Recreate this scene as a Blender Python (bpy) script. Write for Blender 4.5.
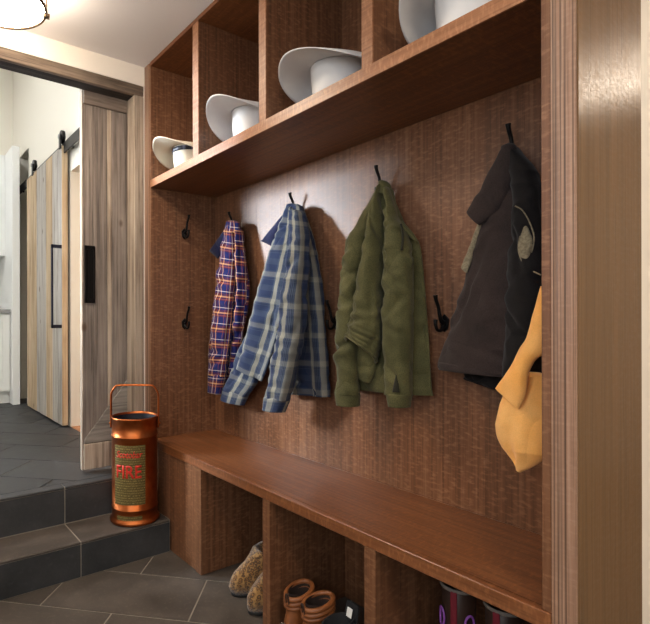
import bpy, bmesh, math, random
from mathutils import Vector, noise, Matrix
random.seed(7)
for o in list(bpy.data.objects): bpy.data.objects.remove(o)
sc = bpy.context.scene
col = sc.collection
PI = math.pi
R = math.radians
# ---------------------------------------------------------------- camera
# world: x along the locker (0 = its far end), y into the locker, z up
CAM = Vector((2.4626, -1.1403, 1.1107)); YAW = R(55.340); FPX = 506.43; CX = 232.52; CY = 320.40; ROLL = R(-0.1219)
cam_d = bpy.data.cameras.new('camera'); cam = bpy.data.objects.new('camera', cam_d); col.objects.link(cam)
cam.location = CAM; cam.rotation_euler = (PI/2, -ROLL, YAW)
cam_d.sensor_width = 36; cam_d.lens = FPX/650*36
cam_d.shift_x = (325-CX)/650; cam_d.shift_y = (CY-312)/650
cam_d.clip_start = 0.02
sc.camera = cam
# ---------------------------------------------------------------- light
w = bpy.data.worlds.new('world'); sc.world = w; w.use_nodes = True
w.node_tree.nodes['Background'].inputs[0].default_value = (0.75, 0.86, 1.0, 1)
w.node_tree.nodes['Background'].inputs[1].default_value = 0.6
def area(name, loc, target, sx, sy, power, color, spread=PI):
    d = bpy.data.lights.new(name, 'AREA'); d.shape = 'RECTANGLE'; d.size = sx; d.size_y = sy; d.energy = power; d.color = color
    o = bpy.data.objects.new(name, d); col.objects.link(o); o.location = loc
    o.rotation_euler = (Vector(target)-Vector(loc)).to_track_quat('-Z', 'Y').to_euler()
    d.spread = spread
    return o
area('hall_window_daylight', (-2.25, -3.28, 2.25), (0.9, 0.3, 1.6), 0.7, 0.9, 36, (0.80, 0.90, 1.0), R(52))
area('hall_fill_light', (-1.6, -1.6, 3.72), (-1.6, -1.3, 0.3), 1.6, 1.6, 50, (0.97, 0.98, 1.0))  # added overhead fill to brighten the hall walls
area('room_fill_light', (2.7, -2.36, 1.78), (1.9, 0.4, 1.5), 2.0, 0.9, 20, (0.90, 0.95, 1.0))  # added frontal fill on the locker, for overall brightness
LAMP_STRENGTH = 60.0
sc.view_settings.view_transform = 'Standard'; sc.view_settings.look = 'None'
sc.view_settings.exposure = 0.3; sc.view_settings.gamma = 1.0
sc.view_settings.use_curve_mapping = False

# ---------------------------------------------------------------- helpers
def rayd(x, y):
    fw = Vector((-math.sin(YAW), math.cos(YAW), 0)); rt0 = Vector((math.cos(YAW), math.sin(YAW), 0)); up0 = Vector((0, 0, 1))
    rt = rt0*math.cos(ROLL)+up0*math.sin(ROLL); up = up0*math.cos(ROLL)-rt0*math.sin(ROLL)
    return fw+rt*((x-CX)/FPX)+up*((CY-y)/FPX)
def at(x, y, ax, val):
    d = rayd(x, y); i = 'xyz'.index(ax); return CAM+d*((val-CAM[i])/d[i])

def link(name, me, mat=None, parent=None, smooth=False):
    o = bpy.data.objects.new(name, me); col.objects.link(o)
    if mat is not None and not me.materials: me.materials.append(mat)
    if smooth:
        for p in me.polygons: p.use_smooth = True
    if parent is not None: o.parent = parent
    return o
def tag(o, label=None, cat=None, group=None, kind=None):
    if label: o['label'] = label
    if cat: o['category'] = cat
    if group: o['group'] = group
    if kind: o['kind'] = kind
    return o
def empty(name, loc=(0, 0, 0)):
    o = bpy.data.objects.new(name, None); col.objects.link(o); o.location = loc; o.empty_display_size = 0.05
    return o
def thing(name, label, cat, group=None):
    return tag(empty(name), label, cat, group)
def bm_obj(name, bm, mat, parent=None, smooth=False):
    me = bpy.data.meshes.new(name); bm.to_mesh(me); bm.free()
    return link(name, me, mat, parent, smooth)
def add_box(bm, x0, x1, y0, y1, z0, z1, bev=0.0):
    r = bmesh.ops.create_cube(bm, size=1); vs = r['verts']
    for v in vs:
        v.co = Vector((x0+(v.co.x+.5)*(x1-x0), y0+(v.co.y+.5)*(y1-y0), z0+(v.co.z+.5)*(z1-z0)))
    if bev:
        es = list({e for v in vs for e in v.link_edges})
        bmesh.ops.bevel(bm, geom=es, offset=bev, segments=1, affect='EDGES')
def box(name, x0, x1, y0, y1, z0, z1, mat, parent=None, bev=0.0):
    bm = bmesh.new(); add_box(bm, min(x0, x1), max(x0, x1), min(y0, y1), max(y0, y1), min(z0, z1), max(z0, z1), bev)
    return bm_obj(name, bm, mat, parent)
def prism(name, pts, d, mat, parent=None, bev=0.0):
    """polygon of 3-D points pushed along vector d"""
    bm = bmesh.new(); d = Vector(d)
    a = [bm.verts.new(p) for p in pts]; b = [bm.verts.new(Vector(p)+d) for p in pts]; n = len(pts)
    bm.faces.new(a); bm.faces.new(b[::-1])
    for i in range(n): bm.faces.new((a[i], b[i], b[(i+1) % n], a[(i+1) % n]))
    bmesh.ops.recalc_face_normals(bm, faces=bm.faces)
    if bev: bmesh.ops.bevel(bm, geom=list(bm.edges), offset=bev, segments=1, affect='EDGES')
    return bm_obj(name, bm, mat, parent)
def lathe(name, prof, mat, parent=None, center=(0, 0, 0), seg=48, smooth=True):
    vs = []; fs = []; c = Vector(center); n = len(prof)
    for i in range(seg):
        a = 2*PI*i/seg
        for r, z in prof: vs.append(c+Vector((r*math.cos(a), r*math.sin(a), z)))
    for i in range(seg):
        j = (i+1) % seg
        for k in range(n-1): fs.append((i*n+k, j*n+k, j*n+k+1, i*n+k+1))
    me = bpy.data.meshes.new(name); me.from_pydata(vs, [], fs)
    bm = bmesh.new(); bm.from_mesh(me); bmesh.ops.remove_doubles(bm, verts=bm.verts, dist=1e-6); bmesh.ops.recalc_face_normals(bm, faces=bm.faces); bm.to_mesh(me); bm.free()
    return link(name, me, mat, parent, smooth)
def catmull(P, t):
    n = len(P)-1; t = min(max(t, 0), 1)*n; i = min(int(t), n-1); f = t-i
    p0 = P[max(i-1, 0)]; p1 = P[i]; p2 = P[i+1]; p3 = P[min(i+2, n)]
    return [0.5*((2*b)+(-a+c)*f+(2*a-5*b+4*c-d)*f*f+(-a+3*b-3*c+d)*f*f*f) for a, b, c, d in zip(p0, p1, p2, p3)]
def sweep(name, pts, rad, mat, parent=None, seg=10, steps=24, closed=False, flat=1.0, side=None):
    """smooth round (or flattened) bar along points; rad number or list"""
    P = [tuple(p) for p in pts]
    rl = rad if isinstance(rad, (list, tuple)) else [rad]*len(P)
    Q = [list(p)+[r] for p, r in zip(P, rl)]
    if closed: S = [catmull(Q+[Q[0]], k/steps) for k in range(steps)]
    else: S = [catmull(Q, k/(steps-1)) for k in range(steps)]
    vs = []; fs = []; n = len(S); prev = None
    for k in range(n):
        c = Vector(S[k][:3]); a = Vector(S[(k-1) % n if closed else max(k-1, 0)][:3]); b = Vector(S[(k+1) % n if closed else min(k+1, n-1)][:3])
        t = (b-a).normalized()
        if prev is None:
            s = Vector(side) if side else (Vector((0, 0, 1)) if abs(t.z) < .9 else Vector((1, 0, 0)))
        else: s = prev
        u = (s-t*s.dot(t)).normalized(); v = t.cross(u); prev = u
        for i in range(seg):
            q = 2*PI*i/seg; vs.append(c+u*math.cos(q)*S[k][3]+v*math.sin(q)*S[k][3]*flat)
    m = n if closed else n-1
    for k in range(m):
        for i in range(seg):
            j = (i+1) % seg; k2 = (k+1) % n
            fs.append((k*seg+i, k*seg+j, k2*seg+j, k2*seg+i))
    if not closed: fs.append(tuple(range(seg))[::-1]); fs.append(tuple((n-1)*seg+i for i in range(seg)))
    me = bpy.data.meshes.new(name); me.from_pydata(vs, [], fs)
    return link(name, me, mat, parent, True)
def ball(bm, c, r, seg=12):
    res = bmesh.ops.create_uvsphere(bm, u_segments=seg, v_segments=seg//2+2, radius=r)
    for v in res['verts']: v.co += Vector(c)

# ---------------------------------------------------------------- materials
def lin(r, g, b):
    f = lambda c: (c/255/12.92) if c/255 <= .04045 else ((c/255+.055)/1.055)**2.4
    return (f(r), f(g), f(b), 1)
class N:
    def __init__(s, name):
        s.m = bpy.data.materials.new(name); s.m.use_nodes = True; s.t = s.m.node_tree
        s.b = s.t.nodes['Principled BSDF']; s.o = s.t.nodes['Material Output']
    def n(s, kind, **kw):
        nd = s.t.nodes.new(kind)
        for k, v in kw.items():
            if k.startswith('i_'): nd.inputs[k[2:].replace('_', ' ')].default_value = v
            else: setattr(nd, k, v)
        return nd
    def l(s, a, b): s.t.links.new(a, b)
    def set(s, **kw):
        for k, v in kw.items(): s.b.inputs[k.replace('_', ' ')].default_value = v
    def coords(s, scale, out='Object', rot=(0, 0, 0)):
        tc = s.n('ShaderNodeTexCoord'); mp = s.n('ShaderNodeMapping'); mp.inputs['Scale'].default_value = scale; mp.inputs['Rotation'].default_value = rot
        s.l(tc.outputs[out], mp.inputs[0]); return mp.outputs[0]
    def noise(s, vec, scale, detail=4, rough=.55):
        nd = s.n('ShaderNodeTexNoise'); nd.inputs['Scale'].default_value = scale; nd.inputs['Detail'].default_value = detail; nd.inputs['Roughness'].default_value = rough
        s.l(vec, nd.inputs['Vector']); return nd.outputs['Fac']
    def ramp(s, fac, stops, interp='LINEAR'):
        nd = s.n('ShaderNodeValToRGB'); cr = nd.color_ramp; cr.interpolation = interp
        while len(cr.elements) < len(stops): cr.elements.new(.5)
        for e, (p, c) in zip(cr.elements, stops): e.position = p; e.color = c
        s.l(fac, nd.inputs[0]); return nd.outputs[0]
    def mix(s, a, b, fac, mode='MIX'):
        nd = s.n('ShaderNodeMix', data_type='RGBA', blend_type=mode)
        for sock, v in ((nd.inputs['Factor'], fac), (nd.inputs['A'], a), (nd.inputs['B'], b)):
            pass
        ia, ib, ic = nd.inputs[0], nd.inputs[6], nd.inputs[7]
        for sock, v in ((ia, fac), (ib, a), (ic, b)):
            if hasattr(v, 'is_linked') or hasattr(v, 'links'): s.l(v, sock)
            else: sock.default_value = v
        return nd.outputs[2]
    def math(s, op, a, b=None):
        nd = s.n('ShaderNodeMath', operation=op)
        for i, v in enumerate((a, b)):
            if v is None: continue
            if hasattr(v, 'links'): s.l(v, nd.inputs[i])
            else: nd.inputs[i].default_value = v
        return nd.outputs[0]
    def bump(s, h, strength, dist=.002):
        nd = s.n('ShaderNodeBump'); nd.inputs['Strength'].default_value = strength; nd.inputs['Distance'].default_value = dist
        s.l(h, nd.inputs['Height']); s.l(nd.outputs[0], s.b.inputs['Normal'])
    def wrinkle(s, strength):
        s.b.inputs['Specular IOR Level'].default_value = .12
        nd = s.n('ShaderNodeTexNoise'); nd.inputs['Scale'].default_value = 5.5; nd.inputs['Detail'].default_value = 1; nd.inputs['Distortion'].default_value = .5
        s.l(s.coords((1.0, 1.0, .6)), nd.inputs['Vector'])
        r = s.math('ABSOLUTE', s.math('SUBTRACT', nd.outputs['Fac'], .5))
        r = s.math('POWER', s.math('MINIMUM', s.math('MULTIPLY', r, 7.0), 1.0), .6)
        s.bump(r, strength, .012)
    def rand(s): return s.n('ShaderNodeObjectInfo').outputs['Random']
    def tone(s, colr, lo, hi):
        mr = s.n('ShaderNodeMapRange'); mr.inputs['To Min'].default_value = lo; mr.inputs['To Max'].default_value = hi; s.l(s.rand(), mr.inputs[0])
        cc = s.n('ShaderNodeCombineColor'); [s.l(mr.outputs[0], cc.inputs[i]) for i in range(3)]
        return s.mix(colr, cc.outputs[0], 1.0, 'MULTIPLY')
    def color(s, c): s.l(c, s.b.inputs['Base Color'])
def plain(name, c, rough=.5, metal=0.0, **kw):
    m = N(name); m.set(Base_Color=c, Roughness=rough, Metallic=metal)
    for k, v in kw.items(): m.b.inputs[k.replace('_', ' ')].default_value = v
    return m.m
def oak(name, axis, dark=(70, 42, 25), mid=(112, 73, 48), light=(144, 105, 76), rough=.45, groove=0.0, lo=.82, hi=1.1, aniso=.55, fleck=1.0):
    """quarter-sawn oak: long grain along axis, short pale ray flecks across it"""
    m = N(name); i = 'xyz'.index(axis)
    sg = [44.]*3; sg[i] = 0.8
    v = m.coords(sg); g = m.noise(v, 1.6, 7, .62)
    sf = [38.]*3; sf[i] = 105.
    f = m.noise(m.coords(sf), 1.0, 3, .5)
    sp = [150.]*3; sp[i] = 2.6
    p = m.noise(m.coords(sp), 1.5, 2, .5)
    base = m.ramp(g, [(.2, lin(*dark)), (.5, lin(*mid)), (.85, lin(*light))])
    fl = m.ramp(f, [(.50, (0, 0, 0, 1)), (.66, (1, 1, 1, 1))])
    base = m.mix(base, lin(*[min(255, c*1.12) for c in light]), m.math('MULTIPLY', fl, .42*fleck))
    po = m.ramp(p, [(.30, (1, 1, 1, 1)), (.46, (0, 0, 0, 1))])
    base = m.mix(base, lin(*[c*.6 for c in dark]), m.math('MULTIPLY', po, .28))
    if groove:
        sl_ = [210.]*3; sl_[i] = .5; ln_ = m.noise(m.coords(sl_), 1.0, 1, .4)
        base = m.mix(base, lin(*[c*.62 for c in dark]), m.ramp(ln_, [(.36, (.75,)*3+(1,)), (.5, (0, 0, 0, 1))]))
    m.color(m.tone(base, lo, hi))
    m.l(m.ramp(f, [(.3, (rough*.9,)*3+(1,)), (.7, (rough*1.15,)*3+(1,))]), m.b.inputs['Roughness'])
    if groove:
        sgv = [130.]*3; sgv[i] = .35
        gr = m.noise(m.coords(sgv), 1.0, 2, .4); m.bump(gr, groove, .004)
    else: m.bump(m.math('SUBTRACT', f, po), .12, .0012)
    if aniso:
        m.set(Anisotropic=aniso)
        tg = m.n('ShaderNodeCombineXYZ')
        for q in range(3): tg.inputs[q].default_value = 0 if q == i else .707
        m.l(tg.outputs[0], m.b.inputs['Tangent'])
    return m.m
OAKZ = oak('oak_vertical_grain', 'z')
OAKX = oak('oak_lengthwise_grain', 'x', dark=(78, 43, 22), mid=(116, 69, 39), light=(146, 96, 60), rough=.34)
OAKY = oak('oak_crosswise_grain', 'y')
OAKEDGE = oak('oak_grooved_edge', 'z', dark=(104, 76, 60), mid=(150, 116, 94), light=(178, 148, 126), groove=.9, rough=.45, fleck=.3)
OAKEDGEX = oak('oak_lipping', 'x', dark=(112, 70, 44), mid=(150, 102, 70), light=(178, 130, 96), rough=.38)
OAKSIDE = oak('oak_satin_side', 'z', dark=(96, 70, 46), mid=(116, 88, 60), light=(130, 100, 70), rough=.36, aniso=.8, fleck=.25)
[n_ for n_ in OAKSIDE.node_tree.nodes if n_.type == 'BSDF_PRINCIPLED'][0].inputs['Specular IOR Level'].default_value = .18
def barnwood(name, a, b, c, axis='z', lo=.8, hi=1.15):
    m = N(name); i = 'xyz'.index(axis)
    s1 = [38.]*3; s1[i] = 1.1; g = m.noise(m.coords(s1), 1.5, 8, .65)
    s2 = [5.]*3; s2[i] = 1.6; bl = m.noise(m.coords(s2), 1.3, 4, .6)
    s3 = [9.]*3; s3[i] = 60.; saw = m.noise(m.coords(s3), 1.0, 2)
    c1 = m.ramp(g, [(.28, lin(*[q*.7 for q in a])), (.40, lin(*a)), (.53, lin(*b)), (.75, lin(*c))])
    c2 = m.mix(c1, lin(*[min(255, q*1.06) for q in c]), m.ramp(bl, [(.45, (0, 0, 0, 1)), (.75, (.6, .6, .6, 1))]))
    kv = m.n('ShaderNodeTexVoronoi'); kv.inputs['Scale'].default_value = 1.0
    s4 = [6.]*3; s4[i] = 3.2; m.l(m.coords(s4), kv.inputs['Vector'])
    c3 = m.mix(c2, lin(70, 48, 34), m.ramp(kv.outputs['Distance'], [(.05, (.8, .8, .8, 1)), (.10, (0, 0, 0, 1))]))
    m.color(m.tone(c3, lo, hi)); m.set(Roughness=.85)
    m.bump(m.math('ADD', g, m.math('MULTIPLY', saw, .3)), .7, .006); return m.m
BARN = barnwood('weathered_brown_grey_timber', (94, 85, 79), (124, 113, 105), (148, 138, 130))
BARN_H = barnwood('weathered_rail_timber', (84, 74, 66), (124, 110, 100), (152, 138, 126), 'y')
BRACE = barnwood('pale_grey_brace_timber', (112, 106, 100), (146, 140, 132), (172, 166, 158), 'y')
BARN_LIGHT = barnwood('pale_weathered_timber', (120, 104, 90), (164, 148, 132), (188, 176, 160))
BEAM = barnwood('brown_beam_timber', (78, 66, 56), (116, 100, 86), (144, 128, 112), 'y', 1, 1)
SOFFIT = barnwood('dark_soffit_timber', (34, 30, 28), (54, 49, 46), (76, 70, 66), 'y', 1, 1)  # darker timber for the underside of the beam
BARN2 = barnwood('bleached_barn_boards', (150, 142, 132), (186, 178, 168), (206, 200, 192), lo=.82, hi=1.08)
BARN2T = barnwood('tan_barn_boards', (168, 140, 106), (198, 172, 138), (214, 194, 164), lo=.9, hi=1.05)
WALLW = plain('warm_white_paint', lin(238, 232, 222), .7)
CEIL = plain('white_ceiling_paint', lin(236, 234, 236), .8)
CREAM = plain('cream_wall_paint', lin(240, 234, 220), .7)
TANW = plain('tan_wall_paint', lin(222, 186, 142), .7)
WHITE = plain('white_satin_paint', lin(240, 240, 236), .35)
COUNTER = plain('grey_stone_top', lin(150, 148, 146), .3)
IRON = plain('black_iron', lin(24, 23, 24), .35, .6)
NAVYI = plain('dark_blue_black_iron', lin(20, 26, 48), .35, .4)
DARKV = plain('dark_brown_passage_shade', lin(78, 66, 52), .8)  # shade of the unlit passage put into its wall colour
def slate(name, a, b, c):
    m = N(name); v = m.coords((1, 1, 1))
    n1 = m.noise(v, 5, 6, .7); n2 = m.noise(v, 60, 3, .6)
    k = m.ramp(n1, [(.3, lin(*a)), (.5, lin(*b)), (.72, lin(*c))])
    k = m.mix(k, lin(*[q*1.3 for q in c]), m.ramp(n2, [(.55, (0, 0, 0, 1)), (.8, (.35, .35, .35, 1))]))
    m.color(m.tone(k, .88, 1.1)); m.l(m.ramp(n1, [(.3, (.42,)*3+(1,)), (.7, (.6,)*3+(1,))]), m.b.inputs['Roughness'])
    m.bump(m.math('ADD', n1, m.math('MULTIPLY', n2, .4)), .25, .003); return m.m
SLATE = slate('brown_grey_slate', (60, 55, 50), (76, 69, 63), (94, 85, 77))
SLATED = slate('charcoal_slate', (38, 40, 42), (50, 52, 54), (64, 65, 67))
GROUT = plain('pale_grout', lin(150, 142, 130), .9)
PLANKF = oak('orange_wood_floor', 'x', (150, 92, 48), (190, 124, 70), (205, 145, 90))

# ---------------------------------------------------------------- the room
CH = 2.447           # ceiling
UZ = 0.329           # hall floor level
S1U, S2U, R1 = 0.289, 0.054, 0.155
def clip_poly(poly, a, b, c):
    """keep a*x+b*y<=c"""
    out = []
    for i in range(len(poly)):
        p, q = poly[i], poly[(i+1) % len(poly)]
        dp = a*p[0]+b*p[1]-c; dq = a*q[0]+b*q[1]-c
        if dp <= 0: out.append(p)
        if dp*dq < 0: t = dp/(dp-dq); out.append((p[0]+(q[0]-p[0])*t, p[1]+(q[1]-p[1])*t))
    return out
def poly_area(p): return abs(sum(p[i][0]*p[(i+1) % len(p)][1]-p[(i+1) % len(p)][0]*p[i][1] for i in range(len(p))))/2
def tile_floor(parent, x0, x1, y0, y1, z, p0, q0, mat):
    c = math.sqrt(.5); g = .0034
    for r in range(-14, 16):
        for k in range(-10, 12):
            qa = q0+r*.303; pa = p0+k*.599+(.2995 if r % 2 else 0)
            pts = [(pa+g, qa+g), (pa+.599-g, qa+g), (pa+.599-g, qa+.303-g), (pa+g, qa+.303-g)]
            poly = [((p-q)*c, (p+q)*c) for p, q in pts]
            for h in ((-1, 0, -x0), (1, 0, x1), (0, -1, -y0), (0, 1, y1)):
                poly = clip_poly(poly, *h)
                if len(poly) < 3: break
            if len(poly) < 3 or poly_area(poly) < .0004: continue
            prism('tile', [(x, y, z-.008) for x, y in poly], (0, 0, .008), mat, parent)
fl = tag(box('floor', 0.0, 4.4, -2.4, 3.35, -.12, -.0025, GROUT), kind='structure')
tile_floor(fl, S1U-.01, 4.38, -2.38, .8, 0.0, -.163, -.738, SLATE)
fh = tag(box('floor_hall', -3.3, S2U-.014, -3.4, .0, .05, UZ-.0025, GROUT), kind='structure')
tile_floor(fh, -3.25, S2U-.062, -3.35, .0, UZ, -.98, -.553, SLATED)
st = tag(empty('step_1'), kind='structure')
st.name = 'floor_steps'
box('step_core', S2U-.1, S1U-.0045, -2.38, -.004, -.1, R1-.0025, GROUT, st)
box('step_core', -.1, S2U-.0045, -2.38, -.004, -.1, UZ-.0025, GROUT, st)
ys = [-.004, -.435, -1.035, -1.635, -2.37]
for i in range(4):
    a, b = ys[i]-.002, ys[i+1]+.002
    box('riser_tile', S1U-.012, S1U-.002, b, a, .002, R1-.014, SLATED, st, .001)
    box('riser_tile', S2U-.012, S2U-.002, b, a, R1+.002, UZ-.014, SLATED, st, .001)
    box('tread_tile', S2U, S1U, b, a, R1-.012, R1, SLATE, st, .003)
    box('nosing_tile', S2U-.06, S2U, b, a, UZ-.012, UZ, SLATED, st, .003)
# ceiling, walls
tag(box('ceiling', -.06, 4.45, -2.45, 3.4, CH, CH+.1, CEIL), kind='structure')
OPL = -.85      # far jamb of the doorway in the left wall
wl = tag(empty('wall_left'), kind='structure')
box('wall_above_door', -.095, 0, -2.4, .46, 2.345, CH, WALLW, wl)
box('wall_beside_door', -.095, 0, -2.4, OPL-.06, 0, 2.345, WALLW, wl)
box('wall_behind_locker', -.095, -.001, -.007, .46, 0, 2.345, WALLW, wl)
box('wall_above_hall', -.095, 0, -3.4, .6, CH+.1, 3.75, CREAM, wl)
wb = tag(empty('wall_back'), kind='structure')     # passage that runs on past the locker end
box('wall_section', 1.95, 2.0245, .346, 3.3, 0, CH, WALLW, wb)
box('wall_section', 3.45, 4.4, .345, .45, 0, CH, WALLW, wb)
box('wall_section', 3.45, 3.55, .45, 3.3, 0, CH, WALLW, wb)
box('wall_section', 1.95, 3.55, 3.3, 3.4, 0, CH, WALLW, wb)
tag(box('wall_recess', -.09, 1.949, .428, .46, 0, CH, WALLW), kind='structure')
tag(box('wall_right', 4.35, 4.45, -2.4, .45, 0, CH, WALLW), kind='structure')
wf = tag(empty('wall_front'), kind='structure')
for a in ((-.095, 1.65, 0, CH), (3.75, 4.4, 0, CH), (1.65, 3.75, 0, .65), (1.65, 3.75, 2.25, CH)):
    box('wall_section', a[0], a[1], -2.5, -2.4, a[2], a[3], WALLW, wf)
win = tag(empty('unseen_window_1'), kind='structure')  # unseen window, added to go with the frontal fill light
for a in ((1.65, 1.7, .65, 2.25), (3.7, 3.75, .65, 2.25), (1.7, 3.7, .65, .7), (1.7, 3.7, 2.2, 2.25), (2.68, 2.72, .7, 2.2)):
    box('window_frame', a[0], a[1], -2.47, -2.41, a[2], a[3], WHITE, win)
# header beam and post of the doorway
t1 = tag(empty('trim_1'), 'brown weathered timber beam over the doorway', kind='structure')
box('face_board', -.022, .004, OPL-.12, -.007, 2.289, 2.343, BEAM, t1, .003)
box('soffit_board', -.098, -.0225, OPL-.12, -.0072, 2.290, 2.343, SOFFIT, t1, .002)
tag(box('trim_2', -.098, .004, -.060, -.0072, UZ, 2.2895, BARN_LIGHT, None, .004), kind='structure')
tag(box('trim_3', -.098, .004, OPL-.12, OPL-.05, UZ, 2.2895, BARN_LIGHT, None, .004), kind='structure')

# ---- hall behind the doorway
wh = tag(empty('wall_hall'), kind='structure')
WY = 0.0
HC = 3.75
for a in ((-2.57, -1.28, UZ, HC), (-3.3, -2.93, UZ, HC), (-2.93, -2.57, 2.75, HC), (-1.28, -.45, 2.21, HC), (-.45, -.1, UZ, HC)):
    box('wall_section', a[0], a[1], WY, WY+.1, a[2], a[3], CREAM, wh)
tag(box('wall_hall_end', -3.4, -3.26, -3.4, .1, UZ, HC, CREAM), kind='structure')
wv = tag(empty('wall_hall_front'), kind='structure')
for a in ((-3.3, -2.75, UZ, HC), (-1.75, -.05, UZ, HC), (-2.75, -1.75, UZ, 1.75), (-2.75, -1.75, 2.8, HC)):
    box('wall_section', a[0], a[1], -3.5, -3.4, a[2], a[3], CREAM, wv)
box('window_frame', -2.27, -2.23, -3.44, -3.40, 1.75, 2.8, WHITE, wv)
tag(box('ceiling_hall', -3.3, 0.0, -3.45, .6, HC, HC+.1, CEIL), kind='structure')
# dark passage beside the cabinet
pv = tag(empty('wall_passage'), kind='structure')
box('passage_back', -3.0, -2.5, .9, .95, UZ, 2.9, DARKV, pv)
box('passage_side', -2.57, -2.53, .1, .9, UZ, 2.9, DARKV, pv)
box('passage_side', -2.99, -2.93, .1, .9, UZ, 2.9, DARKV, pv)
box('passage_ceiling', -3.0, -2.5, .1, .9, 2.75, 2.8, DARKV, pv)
box('passage_floor', -3.0, -2.5, 0, .9, UZ-.05, UZ, SLATED, pv)
# warm room behind the sliding door
wm = tag(empty('wall_room_behind'), kind='structure')
box('side_wall', -1.56, -1.5, .1, 2.0, UZ, 2.6, TANW, wm)
box('side_wall', -1.5, -1.28, .1, .14, UZ, 2.6, TANW, wm)
box('end_wall', -1.5, .0, 2.0, 2.05, UZ, 2.6, TANW, wm)
box('far_side_wall', -.45, -.40, .1, 2.0, UZ, 2.6, TANW, wm)
box('room_ceiling', -1.5, -.4, .1, 2.0, 2.55, 2.6, TANW, wm)
tag(box('floor_room_behind', -1.5, -.3, 0, 2.0, UZ-.1, UZ+.002, PLANKF), kind='structure')
bl2 = bpy.data.lights.new('room_behind_bulb', 'POINT'); bl2.energy = 5; bl2.color = (1, .78, .5); bl2.shadow_soft_size = .15
bo = bpy.data.objects.new('room_behind_bulb', bl2); col.objects.link(bo); bo.location = (-.8, .9, 2.3)
bb = tag(empty('baseboard_hall'), kind='structure')
box('baseboard_section', -2.572, -2.45, WY-.018, WY, UZ, UZ+.15, WHITE, bb)
box('baseboard_section', -1.5, -1.482, .14, 2.0, UZ, UZ+.12, WHITE, bb)

# ---------------------------------------------------------------- near sliding timber door (hall side of the wall)
d1 = tag(empty('door_1'), 'weathered timber sliding door with black recessed pull behind the post', kind='structure')
DX = -.106
edges = [-.295, -.240, -.164, -.140, -.055, .03, .12, .21, .30]
for i in range(len(edges)-1):
    box('plank', DX-.026, DX-.002*((i*3) % 3), edges[i]+.0008, edges[i+1]-.0008, .345, 2.33, BARN_LIGHT if i == 2 else BARN, d1, .002)
box('rail', DX-.024, DX+.012, -.294, .30, 2.224, 2.332, BARN_H, d1, .003)
box('rail', DX-.024, DX+.012, -.294, .30, .347, .478, BARN_LIGHT, d1, .003)
prism('brace', [(DX, -.292, .482), (DX, -.268, .482), (DX, -.268+.30, .482), (DX, .30, 1.05), (DX, .30, 1.24), (DX, -.292, .50)], (.010, 0, 0), BRACE, d1, .002)
box('edge_board', DX-.03, DX, -.300, -.295, .345, 2.33, BARN_LIGHT, d1)
pl = box('flush_pull', DX-.004, DX+.005, -.288, -.232, 1.202, 1.498, IRON, d1, .002)
box('pull_rim', DX+.004, DX+.009, -.286, -.278, 1.206, 1.494, IRON, pl, .001)
box('pull_rim', DX+.004, DX+.009, -.242, -.234, 1.206, 1.494, IRON, pl, .001)
box('pull_rim', DX+.004, DX+.009, -.286, -.234, 1.475, 1.494, IRON, pl, .001)
box('pull_rim', DX+.004, DX+.009, -.286, -.234, 1.206, 1.225, IRON, pl, .001)
box('pull_grip', DX+.004, DX+.007, -.266, -.254, 1.23, 1.47, IRON, pl, .001)

# ---------------------------------------------------------------- far barn door
d2 = tag(empty('door_2'), 'pale grey and tan board barn door hanging from a black track', kind='structure')
e2 = [-2.36, -2.22, -2.02, -1.90, -1.72, -1.53, -1.40, -1.285]
for i in range(7):
    box('plank', e2[i]+.001, e2[i+1]-.001, -.062-.002*(i % 2), -.03, .345, 2.388, [BARN2T, BARN2T, BARN2, BARN2, BARN2T, BARN2, BARN2][i], d2, .002)
box('edge_board', -1.285, -1.279, -.062, -.022, .345, 2.388, BARN2T, d2)
box('edge_board', -2.366, -2.36, -.062, -.022, .345, 2.388, BARN2T, d2)
hd = sweep('door_pull', [(-1.30, -.062, 1.665), (-1.30, -.135, 1.665), (-1.30, -.135, 1.36), (-1.30, -.135, 1.057), (-1.30, -.062, 1.057)], .01, NAVYI, None)
bpy.data.objects.remove(hd)
hd = box('door_pull', -1.312, -1.288, -.135, -.122, 1.057, 1.665, NAVYI, d2, .002)
box('pull_arm', -1.312, -1.288, -.135, -.06, 1.64, 1.665, NAVYI, hd, .002)
box('pull_arm', -1.312, -1.288, -.135, -.06, 1.057, 1.082, NAVYI, hd, .002)
for u in (-1.305, -2.13):
    hg = box('hanger_strap', u-.022, u+.022, -.072, -.064, 2.37, 2.47, IRON, d2, .002)
    c = bmesh.new(); bmesh.ops.create_cone(c, cap_ends=True, segments=24, radius1=.048, radius2=.048, depth=.022, matrix=Matrix.Translation((u, -.052, 2.458)) @ Matrix.Rotation(PI/2, 4, 'X'))
    bm_obj('wheel', c, IRON, hg)
    c = bmesh.new(); bmesh.ops.create_cone(c, cap_ends=True, segments=16, radius1=.016, radius2=.016, depth=.05, matrix=Matrix.Translation((u, -.055, 2.458)) @ Matrix.Rotation(PI/2, 4, 'X'))
    bm_obj('axle_bolt', c, COUNTER, hg)
tr = tag(empty('barn_door_track'), 'black steel rail fixed along cream wall above the pale barn door', 'track')
box('rail_bar', -2.9, -.5, -.050, -.040, 2.335, 2.412, IRON, tr, .001)
for u in (-2.75, -2.3, -1.85, -1.2, -.95, -.6):
    c = bmesh.new(); bmesh.ops.create_cone(c, cap_ends=True, segments=12, radius1=.012, radius2=.012, depth=.05, matrix=Matrix.Translation((u, -.026, 2.372)) @ Matrix.Rotation(PI/2, 4, 'X'))
    bm_obj('standoff', c, IRON, tr)

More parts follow.
